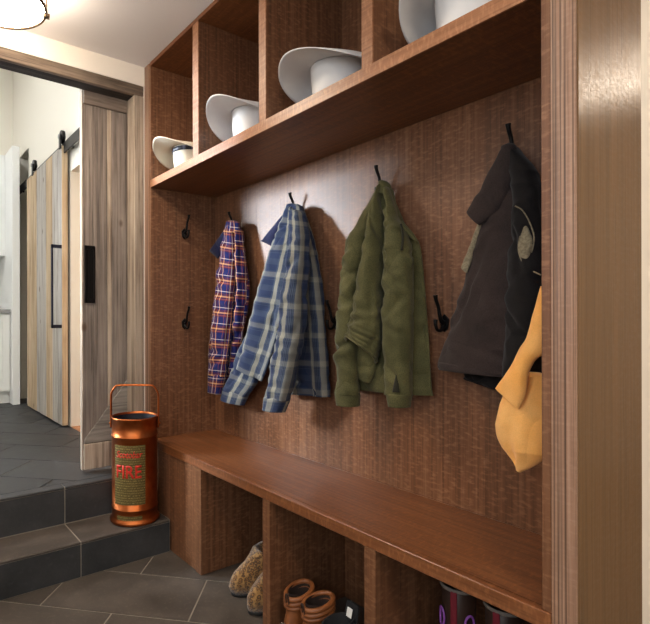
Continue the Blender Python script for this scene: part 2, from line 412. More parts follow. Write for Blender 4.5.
# ---------------------------------------------------------------- white cabinet in the hall
cb = thing('hall_cabinet', 'white painted built-in cabinet with tall end panel and grey counter', 'cabinet')
box('end_panel', -3.25, -2.57, -.146, -.080, UZ, 2.742, WHITE, cb, .003)
box('base_cabinet', -3.25, -2.68, -1.5, -.147, UZ+.11, 1.185, WHITE, cb)
box('toe_kick', -3.25, -2.73, -1.5, -.147, UZ, UZ+.11, WHITE, cb)
box('counter', -3.25, -2.64, -1.5, -.147, 1.185, 1.22, COUNTER, cb, .002)
for k in range(3):
    y1 = -.155-k*.44; y0 = y1-.43
    dr = box('cabinet_door', -2.68, -2.668, y0+.06, y1-.06, UZ+.19, 1.10, WHITE, cb)
    for s in ((y0, y0+.06, UZ+.125, 1.165), (y1-.06, y1, UZ+.125, 1.165), (y0+.0605, y1-.0605, UZ+.125, UZ+.19), (y0+.0605, y1-.0605, 1.10, 1.165)):
        box('door_frame', -2.68, -2.66, s[0], s[1], s[2], s[3], WHITE, dr, .001)
box('upper_cabinet', -3.25, -2.9, -1.5, -.147, 1.75, 2.735, WHITE, cb)
box('backsplash', -3.255, -3.24, -1.5, -.147, 1.22, 1.75, WHITE, cb)

# ---------------------------------------------------------------- ceiling lights
GLASS = N('lit_frosted_glass'); GLASS.set(Base_Color=lin(250, 240, 220), Roughness=.4)
GLASS.b.inputs['Emission Color'].default_value = (1.0, .84, .66, 1); GLASS.b.inputs['Emission Strength'].default_value = LAMP_STRENGTH
GLASS2 = GLASS.m.copy(); GLASS2.name = 'dimmer_frosted_glass'; GLASS2.node_tree.nodes['Principled BSDF'].inputs['Emission Strength'].default_value = LAMP_STRENGTH*.34
BRONZE = plain('antique_bronze', lin(92, 74, 58), .4, .8)
def ceiling_light(c, label):
    t = thing('ceiling_light', label, 'light', 'flush ceiling lights')
    t.location = (c[0], c[1], 0); r = .158
    lathe('diffuser', [(0, 2.288), (.06, 2.289), (r*.8, 2.294), (r, 2.302), (r-.004, 2.306), (0, 2.306)], GLASS.m, t)
    lathe('glass_drum', [(r, 2.3065), (r, 2.405), (r*.9, 2.4098), (0, 2.4098)], GLASS2, t)
    lathe('ring', [(r+.001, 2.296), (r+.008, 2.296), (r+.008, 2.310), (r+.001, 2.310), (r+.001, 2.296)], BRONZE, t)
    lathe('canopy', [(0, 2.41), (r*.75, 2.41), (r*.75, CH-.001), (0, CH-.001)], BRONZE, t)
    for k in range(3):
        a = R(78)+k*2*PI/3
        bm = bmesh.new(); add_box(bm, r+.004, r+.010, -.008, .008, 2.285, CH-.001)
        add_box(bm, r-.04, r+.012, -.008, .008, CH-.012, CH-.001); add_box(bm, r-.006, r+.018, -.010, .010, 2.285, 2.297)
        bmesh.ops.rotate(bm, verts=bm.verts, cent=(0, 0, 0), matrix=Matrix.Rotation(a, 3, 'Z'))
        bm_obj('bracket', bm, BRONZE, t)
    return t
ceiling_light((.405, -.776), 'round frosted glass ceiling light glowing before the doorway beam')
ceiling_light((3.05, -.95), 'added frosted glass ceiling light, fill in front of the locker end panel')  # unseen lamp added as warm fill for cubbies and end panel
ceiling_light((2.68, 1.92), 'round frosted glass ceiling light in the passage past the locker end')

# ---------------------------------------------------------------- the oak locker
LK = thing('hall_locker', 'tall brown oak wall locker with hat cubbies above a row of hooks', 'locker')
TOP = 2.4455; D = .396; BT = .428
SH0, SH1 = 1.799, 1.837
box('side_panel', 0, .050, .0, BT, 0.004, TOP, OAKEDGE, LK, .0015)
box('side_liner', .050, .070, .002, BT, .5005, TOP-.001, OAKZ, LK, .001)
box('side_liner', 1.955, 1.9738, .002, .3455, .5005, TOP-.001, OAKZ, LK, .001)
box('side_panel', 1.974, 2.0215, .0, .3455, .004, TOP, OAKEDGE, LK, .0015)
box('finish_panel', 2.0217, 2.025, .0025, .3455, .004, TOP, OAKSIDE, LK)
box('top_panel', .0701, 1.9549, .0, BT, TOP-.020, TOP, OAKX, LK, .001)
sh = box('shelf', .0701, 1.9549, .006, BT, SH0, SH1, OAKX, LK)
box('shelf_lipping', .0701, 1.9549, .0, .0058, SH0, SH1, OAKEDGEX, sh)
for a, b in ((.505, .553), (.987, 1.027), (1.472, 1.511)):
    dv = box('cubby_divider', a, b, .006, D, SH1+.0002, TOP-.0202, OAKZ, LK)
    box('divider_lipping', a, b, .0, .0058, SH1+.0002, TOP-.0202, OAKEDGEX, dv)
bx = [.0702]
random.seed(11)
while bx[-1] < 1.93: bx.append(min(bx[-1]+random.choice((.085, .12, .15, .19)), 1.9548))
for a, b in zip(bx[:-1], bx[1:]):
    box('back_board', a, b-.0004, D, D+.02, .5005, SH0-.0004, OAKZ, LK)
    box('cubby_back_board', a, b-.0004, D, D+.02, SH1+.0002, TOP-.0204, OAKZ, LK)
# bench seat and its base
BS = thing('wooden_bench', 'long polished oak bench top below the hanging coats', 'bench')
box('seat_board', .0501, 1.9739, .02, D-.0005, .462, .5, OAKX, BS)
box('front_lipping', .0501, 1.9739, -.003, .0198, .462, .5, OAKX, BS, .002)
BB = thing('shoe_cubby_unit', 'oak shoe cubbies under the bench beside the slate steps', 'shoe cubby')
for a, b in ((.525, .571), (1.005, 1.045), (1.479, 1.519), (1.945, 1.9738)):
    dv = box('divider', a, b, .006, D, .001, .4618, OAKZ, BB)
    box('divider_lipping', a, b, -.001, .0058, .001, .4618, OAKZ, dv)
box('filler_panel', .0502, .5248, .004, .022, .001, .4618, OAKZ, BB)
for a, b in ((.572, 1.0045), (1.0455, 1.4785), (1.5195, 1.9445)):
    box('base_back', a, b, D-.01, D+.01, .001, .4618, OAKZ, BB)

# ---------------------------------------------------------------- coat hooks
def coat_hook(base, n, label):
    """base on the panel, n = unit vector off the panel"""
    t = thing('coat_hook', label, 'hook', 'black iron coat hooks')
    t.location = base; n = Vector(n); up = Vector((0, 0, 1)); s = n.cross(up)
    def pt(o, h): return n*o+up*h
    pl = [pt(.0, .030), pt(0, .012)+s*.016, pt(0, -.018)+s*.012, pt(0, -.030), pt(0, -.018)-s*.012, pt(0, .012)-s*.016]
    prism('back_plate', pl, n*.008, IRON, t, .0015)
    sweep('prong', [pt(.006, .0), pt(.022, .008), pt(.032, .028), pt(.038, .052), pt(.052, .078), pt(.055, .092)], [.009, .0075, .006, .0058, .0062, .0082], IRON, t)
    sweep('prong', [pt(.006, -.004), pt(.024, -.022), pt(.044, -.022), pt(.053, -.004), pt(.053, .012)], [.008, .006, .0055, .006, .0075], IRON, t)
    return t
for u, what in ((.290, 'the red and navy plaid shirt'), (.768, 'the blue plaid jacket'), (1.242, 'the green coat'), (1.716, 'the dark brown vest')):
    coat_hook((u, D-.0005, 1.582), (0, -1, 0), 'black iron double coat hook on back panel holding '+what)
coat_hook((.993, D-.0005, 1.10), (0, -1, 0), 'empty lower black coat hook between the blue plaid jacket and green coat')
coat_hook((1.482, D-.0005, 1.10), (0, -1, 0), 'empty lower black coat hook between the green coat and brown vest')
coat_hook((.0705, .196, 1.578), (1, 0, 0), 'upper black coat hook alone on the locker side panel')
coat_hook((.0705, .196, 1.093), (1, 0, 0), 'lower black coat hook alone on the locker side panel')

# ---------------------------------------------------------------- cloth
def tube(name, rows, mat, parent, n=90, m=110, folds=(), wr=(.004, 14), bot='hollow', pw=2.1, seed=0, uvo=(0, 0), recess=.05, lift=0.0, crease=1.0, nc=22, cd=.013, ribs=None):
    """draped, closed cloth body; rows = (left px, left py, right px, right py, depth, half thickness)"""
    Q = []
    for xl, yl, xr, yr, Y, b in rows:
        L = at(xl, yl, 'y', Y); Rr = at(xr, yr, 'y', Y); d = rayd((xl+xr)/2, (yl+yr)/2); mm = abs(d.x/d.y)
        hw = (Rr-L)/2; ww = hw.length; a = math.sqrt(max(ww*ww-(mm*b)**2, (.34*ww)**2)); h = hw.normalized()
        c = (L+Rr)/2
        Q.append((c.x, c.y, c.z, h.x, h.y, h.z, a, b))
    S = [catmull(Q, k/(m-1)) for k in range(m)]
    per = max(2*PI*math.sqrt((q[6]**2+q[7]**2)/2) for q in Q)
    rg = random.Random(seed*31+5); tot = sum((Vector(S[k][:3])-Vector(S[k-1][:3])).length for k in range(1, m))
    CR = []
    for _ in range(nc):
        ang = rg.choice((-1, 1))*rg.uniform(.15, .75) if rg.random() < .75 else rg.uniform(1.2, 1.9)
        CR.append((rg.uniform(0, per), rg.uniform(.1, .95)*tot, math.cos(ang), math.sin(ang), rg.uniform(.03, .09), rg.uniform(.009, .017), cd*rg.uniform(.5, 1.1)))
    vs = []; uv = []; ln = 0
    sup = lambda v: math.copysign(abs(v)**(2/pw), v)
    for k, q in enumerate(S):
        c = Vector(q[:3]); h = Vector(q[3:6]).normalized(); a, b = max(q[6], .002), max(q[7], .002)
        if k: ln += (c-Vector(S[k-1][:3])).length
        t = k/(m-1)
        for i in range(n):
            th = -PI/2+2*PI*i/n; s = i/n
            # ring runs back -> right -> front -> left
            p = c+h*(a*sup(math.cos(th)))+Vector((0, -1, 0))*(b*sup(math.sin(th)))
            out = (h*math.cos(th)*b+Vector((0, -1, 0))*math.sin(th)*a).normalized()
            dsp = 0
            for (kf, ph, dr, am) in folds: dsp += am*math.sin(2*PI*(kf*s+ph+dr*t))*min(1, .25+1.1*t)
            w1 = noise.noise(Vector((p.x*wr[1]+seed*7.1, p.y*wr[1]*.8, p.z*wr[1]*.55+seed)))
            w2 = noise.noise(Vector((p.x*wr[1]*1.7+p.z*wr[1]*1.2+seed*3, p.y*10, p.z*wr[1]*1.9-p.x*8+seed*5)))
            w3 = 1-abs(noise.noise(Vector((p.x*9+p.z*7+seed*2.3, p.y*5, p.z*13-p.x*5+seed))))*2.2
            dsp += wr[0]*(w1*1.3+w2*.8+crease*.9*max(0, w3)**2)
            for (cs, ct, ca_, sa_, cl, cw, cdp) in CR:
                ds = (s*per-cs+per/2) % per-per/2; dt = ln-ct
                dp = (ds*ca_+dt*sa_)/cl; dq = (-ds*sa_+dt*ca_)/cw
                if abs(dp) < 2 and abs(dq) < 3: dsp += cdp*(dq*.9-.45)*math.exp(-dp*dp-dq*dq*.7)
            if ribs and t > ribs[0]: dsp += ribs[2]*(abs(math.sin(PI*ribs[1]*(t-ribs[0])/(1-ribs[0])))-1)
            if lift: p = p+Vector((0, 0, lift*math.sin(th)*max(0, (t-.6)/.4)**2))
            if out.y > 0: dsp = min(dsp, .002)
            vs.append(p+out*dsp); uv.append((s*per, ln))
    fs = []; fuv = []
    for k in range(m-1):
        for i in range(n):
            j = (i+1) % n
            fs.append((k*n+i, (k+1)*n+i, (k+1)*n+j, k*n+j))
            u0 = uv[k*n+i][0]; u1 = u0+per/n; v0 = uv[k*n+i][1]; v1 = uv[(k+1)*n+i][1]
            fuv += [(u0, v0), (u0, v1), (u1, v1), (u1, v0)]
    def cap(ring, inward, rec):
        nonlocal vs, fs, fuv
        cen = sum((vs[r] for r in ring), Vector())/n
        prev = list(ring)
        for sc_, dz in rec:
            base = len(vs)
            for r in ring: vs.append(cen+(vs[r]-cen)*sc_+inward*dz)
            new = list(range(base, base+n))
            for i in range(n):
                j = (i+1) % n; fs.append((prev[i], new[i], new[j], prev[j])); fuv.extend([(i*per/n, 9+dz)]*4)
            prev = new
        vs.append(cen+inward*rec[-1][1]); ci = len(vs)-1
        for i in range(n): fs.append((prev[i], ci, prev[(i+1) % n])); fuv.extend([(i*per/n, 9)]*3)
    ax = (Vector(S[-1][:3])-Vector(S[-2][:3])).normalized()
    cap([n*0+i for i in range(n)], (Vector(S[1][:3])-Vector(S[0][:3])).normalized()*-1, [(.8, .006), (.4, .011)])
    last = [(m-1)*n+i for i in range(n)]
    if bot == 'hollow': cap(last, -ax, [(.9, 0), (.86, recess*.4), (.75, recess)])
    else: cap(last, ax, [(.8, .0015), (.3, .002)])
    me = bpy.data.meshes.new(name); me.from_pydata(vs, [], fs)
    ul = me.uv_layers.new(name='UVMap')
    li = 0
    for p in me.polygons:
        for q in p.loop_indices: ul.data[q].uv = (fuv[li][0]+uvo[0], fuv[li][1]+uvo[1]); li += 1
    bmm = bmesh.new(); bmm.from_mesh(me); bmesh.ops.recalc_face_normals(bmm, faces=bmm.faces); bmm.to_mesh(me); bmm.free()
    return link(name, me, mat, parent, True)
def patch(name, quad, mat, parent, thick=.006, bulge=.012, n=10):
    """cloth flap from 4 (px, py, depth) corners with thickness and a soft bow"""
    A, B, C_, D_ = [at(x, y, 'y', Y) for x, y, Y in quad]
    vs = []; fs = []; nn = (B-A).cross(D_-A).normalized()
    if nn.y > 0: nn = -nn
    for side in (0, 1):
        for j in range(n+1):
            for i in range(n+1):
                s, t = i/n, j/n
                p = (A*(1-s)+B*s)*(1-t)+(D_*(1-s)+C_*s)*t
                p += nn*(bulge*math.sin(PI*s)*math.sin(PI*t)-side*thick*(.3+.7*math.sin(PI*s)**.5*math.sin(PI*t)**.5 if 0 < s < 1 and 0 < t < 1 else .3))
                vs.append(p)
    M = (n+1)*(n+1)
    for j in range(n):
        for i in range(n):
            a = j*(n+1)+i; q = (a, a+1, a+n+2, a+n+1)
            fs.append(q); fs.append(tuple(M+k for k in q[::-1]))
    rim = [i for i in range(n+1)]+[(j+1)*(n+1)-1 for j in range(1, n+1)]+[n*(n+1)+i for i in range(n-1, -1, -1)]+[j*(n+1) for j in range(n-1, 0, -1)]
    for k in range(len(rim)):
        a, b = rim[k], rim[(k+1) % len(rim)]; fs.append((a, M+a, M+b, b))
    me = bpy.data.meshes.new(name); me.from_pydata(vs, [], fs)
    ul = me.uv_layers.new(name='UVMap')
    for p in me.polygons:
        for q in p.loop_indices: co = vs[me.loops[q].vertex_index]; ul.data[q].uv = (co.x, co.z)
    bmm = bmesh.new(); bmm.from_mesh(me); bmesh.ops.recalc_face_normals(bmm, faces=bmm.faces); bmm.to_mesh(me); bmm.free()
    return link(name, me, mat, parent, True)
def stripes(m, sock, period, bands, interp='CONSTANT'):
    f = m.math('FRACT', m.math('DIVIDE', sock, period)); return m.ramp(f, bands, interp)
def plaid(name, px, py, vb, hb, mixf=.5):
    m = N(name); tc = m.n('ShaderNodeTexCoord'); sp = m.n('ShaderNodeSeparateXYZ'); m.l(tc.outputs['UV'], sp.inputs[0])
    a = stripes(m, sp.outputs[0], px, vb); b = stripes(m, sp.outputs[1], py, hb)
    c = m.mix(a, b, mixf)
    tw = m.noise(m.coords((1, 1, 1), 'UV'), 420, 2)
    c = m.mix(c, (.02, .02, .03, 1), m.ramp(tw, [(.4, (.18, .18, .18, 1)), (.6, (0, 0, 0, 1))]))
    m.color(c); m.set(Roughness=.9); m.b.inputs['Sheen Weight'].default_value = .1
    m.wrinkle(.4); return m.m
def cloth(name, a, b, rough=.85, scale=300, speck=.45, sheen=.1, wrk=.4):
    m = N(name); v = m.coords((1, 1, 1))
    k = m.ramp(m.noise(v, 9, 4), [(.3, lin(*a)), (.7, lin(*b))])
    tw = m.noise(v, scale, 2)
    m.color(m.mix(k, lin(*[q*.55 for q in a]), m.ramp(tw, [(.35, (speck, speck, speck, 1)), (.6, (0, 0, 0, 1))])))
    m.set(Roughness=rough); m.b.inputs['Sheen Weight'].default_value = sheen
    m.wrinkle(wrk); return m.m
NAVY = lin(34, 48, 92); SLB = lin(58, 67, 82); GREY = lin(126, 124, 114); LGT = lin(142, 138, 122); DKB = lin(22, 28, 46); BLU = lin(30, 41, 68)
PLAID_B = plaid('blue_grey_plaid_cotton', .150, .120,
    [(0, BLU), (.20, SLB), (.27, GREY), (.47, SLB), (.52, DKB), (.545, SLB), (.575, DKB), (.60, SLB), (.63, DKB), (.655, SLB), (.70, LGT), (.82, SLB), (.86, BLU)],
    [(0, SLB), (.22, BLU), (.45, SLB), (.50, GREY), (.68, SLB), (.73, DKB), (.76, SLB), (.80, BLU)], .33)
RST = lin(88, 30, 32); CRM = lin(222, 160, 100); WHT = lin(216, 202, 196); NV2 = lin(20, 27, 84); ORG = lin(150, 76, 42)
PLAID_R = plaid('rust_navy_plaid_cotton', .078, .082,
    [(0, NV2), (.36, CRM), (.42, NV2), (.50, RST), (.66, WHT), (.71, RST), (.80, NV2), (.92, ORG), (.96, NV2)],
    [(0, NV2), (.30, WHT), (.345, NV2), (.46, RST), (.60, CRM), (.69, RST), (.78, ORG), (.84, RST), (.90, NV2)], .5)
NAVYC = cloth('navy_collar_lining', (20, 24, 54), (27, 32, 68))
OLIVE = cloth('olive_waxed_canvas', (72, 71, 44), (96, 93, 60), .75)
OLIVED = cloth('dark_olive_lining', (34, 34, 26), (46, 45, 34))
BROWN = cloth('dark_brown_duck_canvas', (44, 36, 35), (58, 48, 46), .85, wrk=.15)
BLACKC = cloth('black_brown_canvas', (22, 20, 21), (31, 28, 29), .85, wrk=.15)
SHERPA = cloth('beige_pile_lining', (122, 112, 92), (150, 140, 116), .95, 160)
SUEDE = cloth('golden_orange_suede', (250, 176, 90), (255, 196, 120), .9, 420, speck=.12, sheen=.2, wrk=.2)

# red and navy plaid shirt
t = thing('plaid_shirt', 'red navy and cream plaid shirt with navy collar on the first hook', 'shirt')
tube('body', [(226, 226, 241, 227, .345, .028), (222, 250, 245, 252, .345, .038), (217, 290, 250, 292, .345, .042), (212, 330, 243, 333, .345, .038), (210, 366, 236, 368, .347, .034), (213, 384, 234, 382, .35, .030)], PLAID_R, t, folds=((4, .1, .3, .007), (7, .4, -.2, .004)), seed=1)
sl = tube('sleeve', [(226, 227, 236, 228, .315, .026), (221, 252, 238, 255, .305, .034), (217, 290, 236, 293, .297, .038), (213, 330, 232, 333, .292, .038), (209, 374, 226, 377, .292, .034)], PLAID_R, t, folds=((3, .2, .4, .006),), wr=(.006, 18), seed=2, uvo=(.02, .03))
tube('cuff', [(208, 373, 226.5, 376, .292, .035), (207.5, 391, 223, 395, .292, .032)], PLAID_R, t, m=10, seed=3, wr=(.001, 10), uvo=(.05, .01), nc=0)
tube('sleeve', [(235, 230, 243, 231, .33, .022), (237, 260, 247, 262, .32, .028), (236, 300, 247, 302, .325, .026), (231, 340, 242, 342, .335, .022), (228, 372, 238, 374, .34, .02)], PLAID_R, t, folds=((3, .6, .3, .005),), wr=(.006, 18), seed=22, uvo=(.01, .05))
patch('collar', [(227, 226, .30), (209, 251, .29), (218, 259, .30), (229, 238, .305)], NAVYC, t)
tube('collar_fold', [(226, 222, 240, 223, .325, .02), (226, 232, 241, 233, .32, .026)], PLAID_R, t, m=10, wr=(.003, 20), bot='cap', seed=4, nc=0)

# blue plaid jacket
t = thing('plaid_jacket', 'blue and grey plaid work jacket with navy collar lining', 'jacket')
tube('body', [(289, 208, 304, 210, .35, .028), (288, 222, 309, 224, .35, .034), (286, 240, 315, 242, .351, .035), (284, 270, 321, 272, .352, .035), (283, 310, 326, 312, .352, .036), (282, 350, 329, 352, .352, .035), (284, 393, 331, 397, .352, .032)], PLAID_B, t, folds=((3, .0, .25, .011), (6, .3, -.2, .005)), seed=5)
tube('sleeve', [(264, 296, 276, 302, .335, .026), (250, 328, 271, 337, .33, .032), (238, 353, 265, 366, .325, .035), (230, 376, 256, 387, .32, .034), (224, 389, 248, 397, .318, .032)], PLAID_B, t, folds=((3, .1, .3, .005),), seed=6, uvo=(.03, 0))
tube('cuff', [(223, 388, 249, 396, .318, .034), (220.5, 399, 245, 406, .316, .033)], PLAID_B, t, m=10, wr=(.0015, 10), seed=7, uvo=(.03, .3), nc=0)
tube('front_panel', [(286, 208, 297, 210, .318, .024), (280, 225, 298, 226, .312, .03), (271, 250, 296, 251, .305, .030), (258, 290, 288, 295, .296, .030), (247, 330, 277, 340, .288, .028), (236, 366, 262, 381, .282, .022)], PLAID_B, t, folds=((3, .4, .2, .010),), seed=8, uvo=(.05, .02))
tube('sleeve', [(290, 211, 305, 213, .314, .026), (291, 235, 310, 238, .285, .036), (288, 260, 310, 262, .262, .041), (282, 295, 308, 297, .248, .044), (276, 330, 306, 334, .242, .046), (269, 370, 298, 374, .240, .042), (265, 398, 290, 401, .240, .036)], PLAID_B, t, folds=((2, .1, .5, .010), (5, .3, .2, .005)), wr=(.006, 16), seed=9, uvo=(.07, .01))
tube('cuff', [(264, 397, 290.5, 400, .240, .038), (262.5, 409, 285, 413, .240, .036)], PLAID_B, t, m=10, wr=(.0015, 10), seed=10, uvo=(.02, .31), nc=0)
patch('collar', [(288, 208, .305), (261, 241, .29), (271, 246, .30), (286, 226, .31)], NAVYC, t)
tube('collar_fold', [(287, 205, 303, 207, .33, .022), (287, 216, 306, 220, .328, .03), (289, 232, 309, 236, .33, .03)], PLAID_B, t, m=16, wr=(.004, 22), bot='cap', seed=11, uvo=(.01, .04), nc=0)
# olive coat
t = thing('olive_coat', 'olive green quilted field coat with stitched hem and open cuffs', 'coat')
tube('body', [(380, 184, 388, 186, .35, .026), (377, 200, 396, 204, .35, .034), (372, 222, 407, 228, .35, .036), (366, 238, 419, 244, .352, .036), (360, 280, 424, 283, .352, .036), (350, 330, 428, 334, .352, .036), (342, 378, 431, 384, .352, .035), (345, 388, 433, 396, .352, .031)], OLIVE, t, folds=((4, .2, .3, .007),), seed=12)
tube('sleeve', [(374, 194, 383, 196, .318, .022), (358, 221, 376, 225, .305, .034), (346, 242, 369, 248, .298, .041), (341, 275, 365, 280, .293, .044), (337, 315, 362, 320, .292, .045), (335, 355, 360, 360, .292, .043), (336, 392, 359, 396, .292, .036)], OLIVE, t, folds=((2, .3, .4, .005),), wr=(.006, 15), seed=13)
tube('cuff', [(335, 391, 360, 395, .292, .039), (337, 404, 359.5, 407, .292, .038)], OLIVE, t, m=10, wr=(.0015, 10), seed=14, nc=0)
fp = tube('front_panel', [(378, 186, 386, 188, .318, .028), (371, 210, 386, 212, .298, .04), (364, 245, 385, 247, .283, .045), (357, 285, 384, 289, .272, .048), (350, 316, 383, 330, .266, .05), (343.5, 341, 378, 361, .262, .05)], OLIVE, t, folds=((2, .2, .2, .006),), wr=(.005, 13), seed=15, recess=.10, lift=.038, ribs=(.80, 5, .004))
tube('turned_hem', [(350, 338, 377, 352, .305, .018), (354, 358, 376, 368, .305, .018), (358, 378, 370, 383, .305, .012)], OLIVE, t, m=24, wr=(.004, 18), bot='cap', seed=16, nc=0)
tube('sleeve', [(385, 188, 393, 192, .322, .026), (385, 212, 400, 216, .305, .037), (385, 240, 411, 245, .29, .044), (384, 280, 413, 284, .282, .047), (384, 330, 413, 334, .28, .046), (387, 370, 412, 374, .28, .042), (387, 394, 412, 396, .28, .037)], OLIVE, t, folds=((2, .6, .3, .005),), wr=(.006, 15), seed=17)
cf = tube('cuff', [(386, 393, 413, 395.5, .28, .04), (388, 405, 411, 408, .28, .038)], OLIVE, t, m=10, wr=(.0015, 10), seed=18, nc=0)
patch('sleeve_slit', [(396, 374, .2375), (392, 392, .239), (399.5, 392.5, .2375), (398.5, 384, .2372)], OLIVED, t, .004, .003)
tube('shoulder_tab', [(397, 221, 404, 223, .315, .012), (401, 228, 413, 233, .315, .014), (408, 236, 417, 241, .318, .008)], OLIVE, t, m=16, wr=(.001, 10), bot='cap', seed=19, nc=0)
sweep('drawcord', [at(401, 224, 'y', .265), at(403, 236, 'y', .262), at(402, 250, 'y', .25)], .0035, OLIVED, t)
tube('collar_fold', [(379, 182, 390, 185, .33, .02), (377, 192, 393, 196, .328, .028)], OLIVE, t, m=10, wr=(.003, 20), bot='cap', seed=20, nc=0)

# brown vest
t = thing('canvas_vest', 'dark brown canvas vest with beige pile lining at the armhole', 'vest')
tube('body', [(502, 148, 520, 149, .34, .028), (493, 175, 538, 180, .34, .042), (480, 222, 552, 228, .338, .046), (466, 270, 558, 275, .334, .05), (452, 315, 560, 320, .33, .052), (437, 367, 556, 378, .325, .05)], BROWN, t, folds=((2, .1, .2, .008),), seed=30, wr=(.005, 9))
tube('hem_band', [(438.6, 362, 556, 373, .325, .0515), (436.5, 369, 556, 380, .325, .051)], BROWN, t, m=8, folds=((2, .1, .2, .008),), wr=(.001, 9), seed=30, nc=0)
tube('inner_layer', [(470, 350, 545, 360, .35, .034), (463, 376, 540, 392, .35, .032), (472, 381, 540, 402, .35, .028)], BLACKC, t, m=24, seed=31)
tube('front_panel', [(507, 148, 519, 149, .31, .022), (510, 166, 538, 172, .302, .03), (512, 200, 548, 205, .294, .04), (508, 260, 554, 265, .288, .048), (504, 320, 556, 325, .286, .05), (502, 374, 552, 392, .286, .046)], BLACKC, t, folds=((2, .3, .2, .006),), seed=32, wr=(.005, 10))
tube('shoulder_flap', [(503, 147, 517, 148, .30, .018), (489, 172, 514, 178, .296, .018), (476, 196, 503, 206, .294, .014), (467, 210, 487, 220, .292, .010), (466, 212, 479, 225, .292, .007)], BROWN, t, seed=33, wr=(.0015, 9), bot='cap', nc=3, cd=.004)
tube('lining_edge', [(478, 223, 482, 226, .305, .006), (469, 248, 475, 250, .30, .007), (461, 267, 467, 273, .297, .006)], SHERPA, t, m=24, wr=(.001, 40), bot='cap', seed=34, nc=0)
tube('armhole_lining', [(524, 226, 528, 227, .246, .004), (519.5, 240, 533, 241, .243, .008), (519, 251, 531, 252, .241, .008), (524, 264, 528, 265, .240, .004)], SHERPA, t, m=24, wr=(.0008, 40), bot='cap', seed=35, nc=0)
sweep('armhole_trim', [at(x, y, 'y', .243) for x, y in ((515, 206), (522, 210), (529, 221), (534, 236), (532, 251), (527, 263))], .0018, SHERPA, t)
sweep('armhole_trim', [at(x, y, 'y', .238) for x, y in ((520, 236), (518.5, 250), (523, 263), (531, 270), (541, 275))], .0018, SHERPA, t)
# suede cloth
t = thing('suede_apron', 'golden orange suede cloth hanging beside the locker end', 'cloth')
tube('lower_fold', [(512, 375, 552, 378, .215, .022), (500, 404, 553, 406, .205, .028), (496, 434, 553, 438, .20, .028), (506, 453, 550, 456, .20, .02), (517, 469, 521, 471, .20, .006)], SUEDE, t, folds=((2, .1, .3, .006),), seed=40, wr=(.003, 9), bot='cap', nc=5)
tube('upper_fold', [(541, 286, 556, 322, .19, .014), (528, 330, 547, 351, .178, .018), (515, 357, 531, 368, .168, .018), (505, 376, 526, 394, .164, .014), (496.5, 389, 518, 408, .162, .006)], SUEDE, t, folds=((2, .4, .2, .003),), seed=41, wr=(.0015, 9), bot='cap', nc=3, cd=.004)

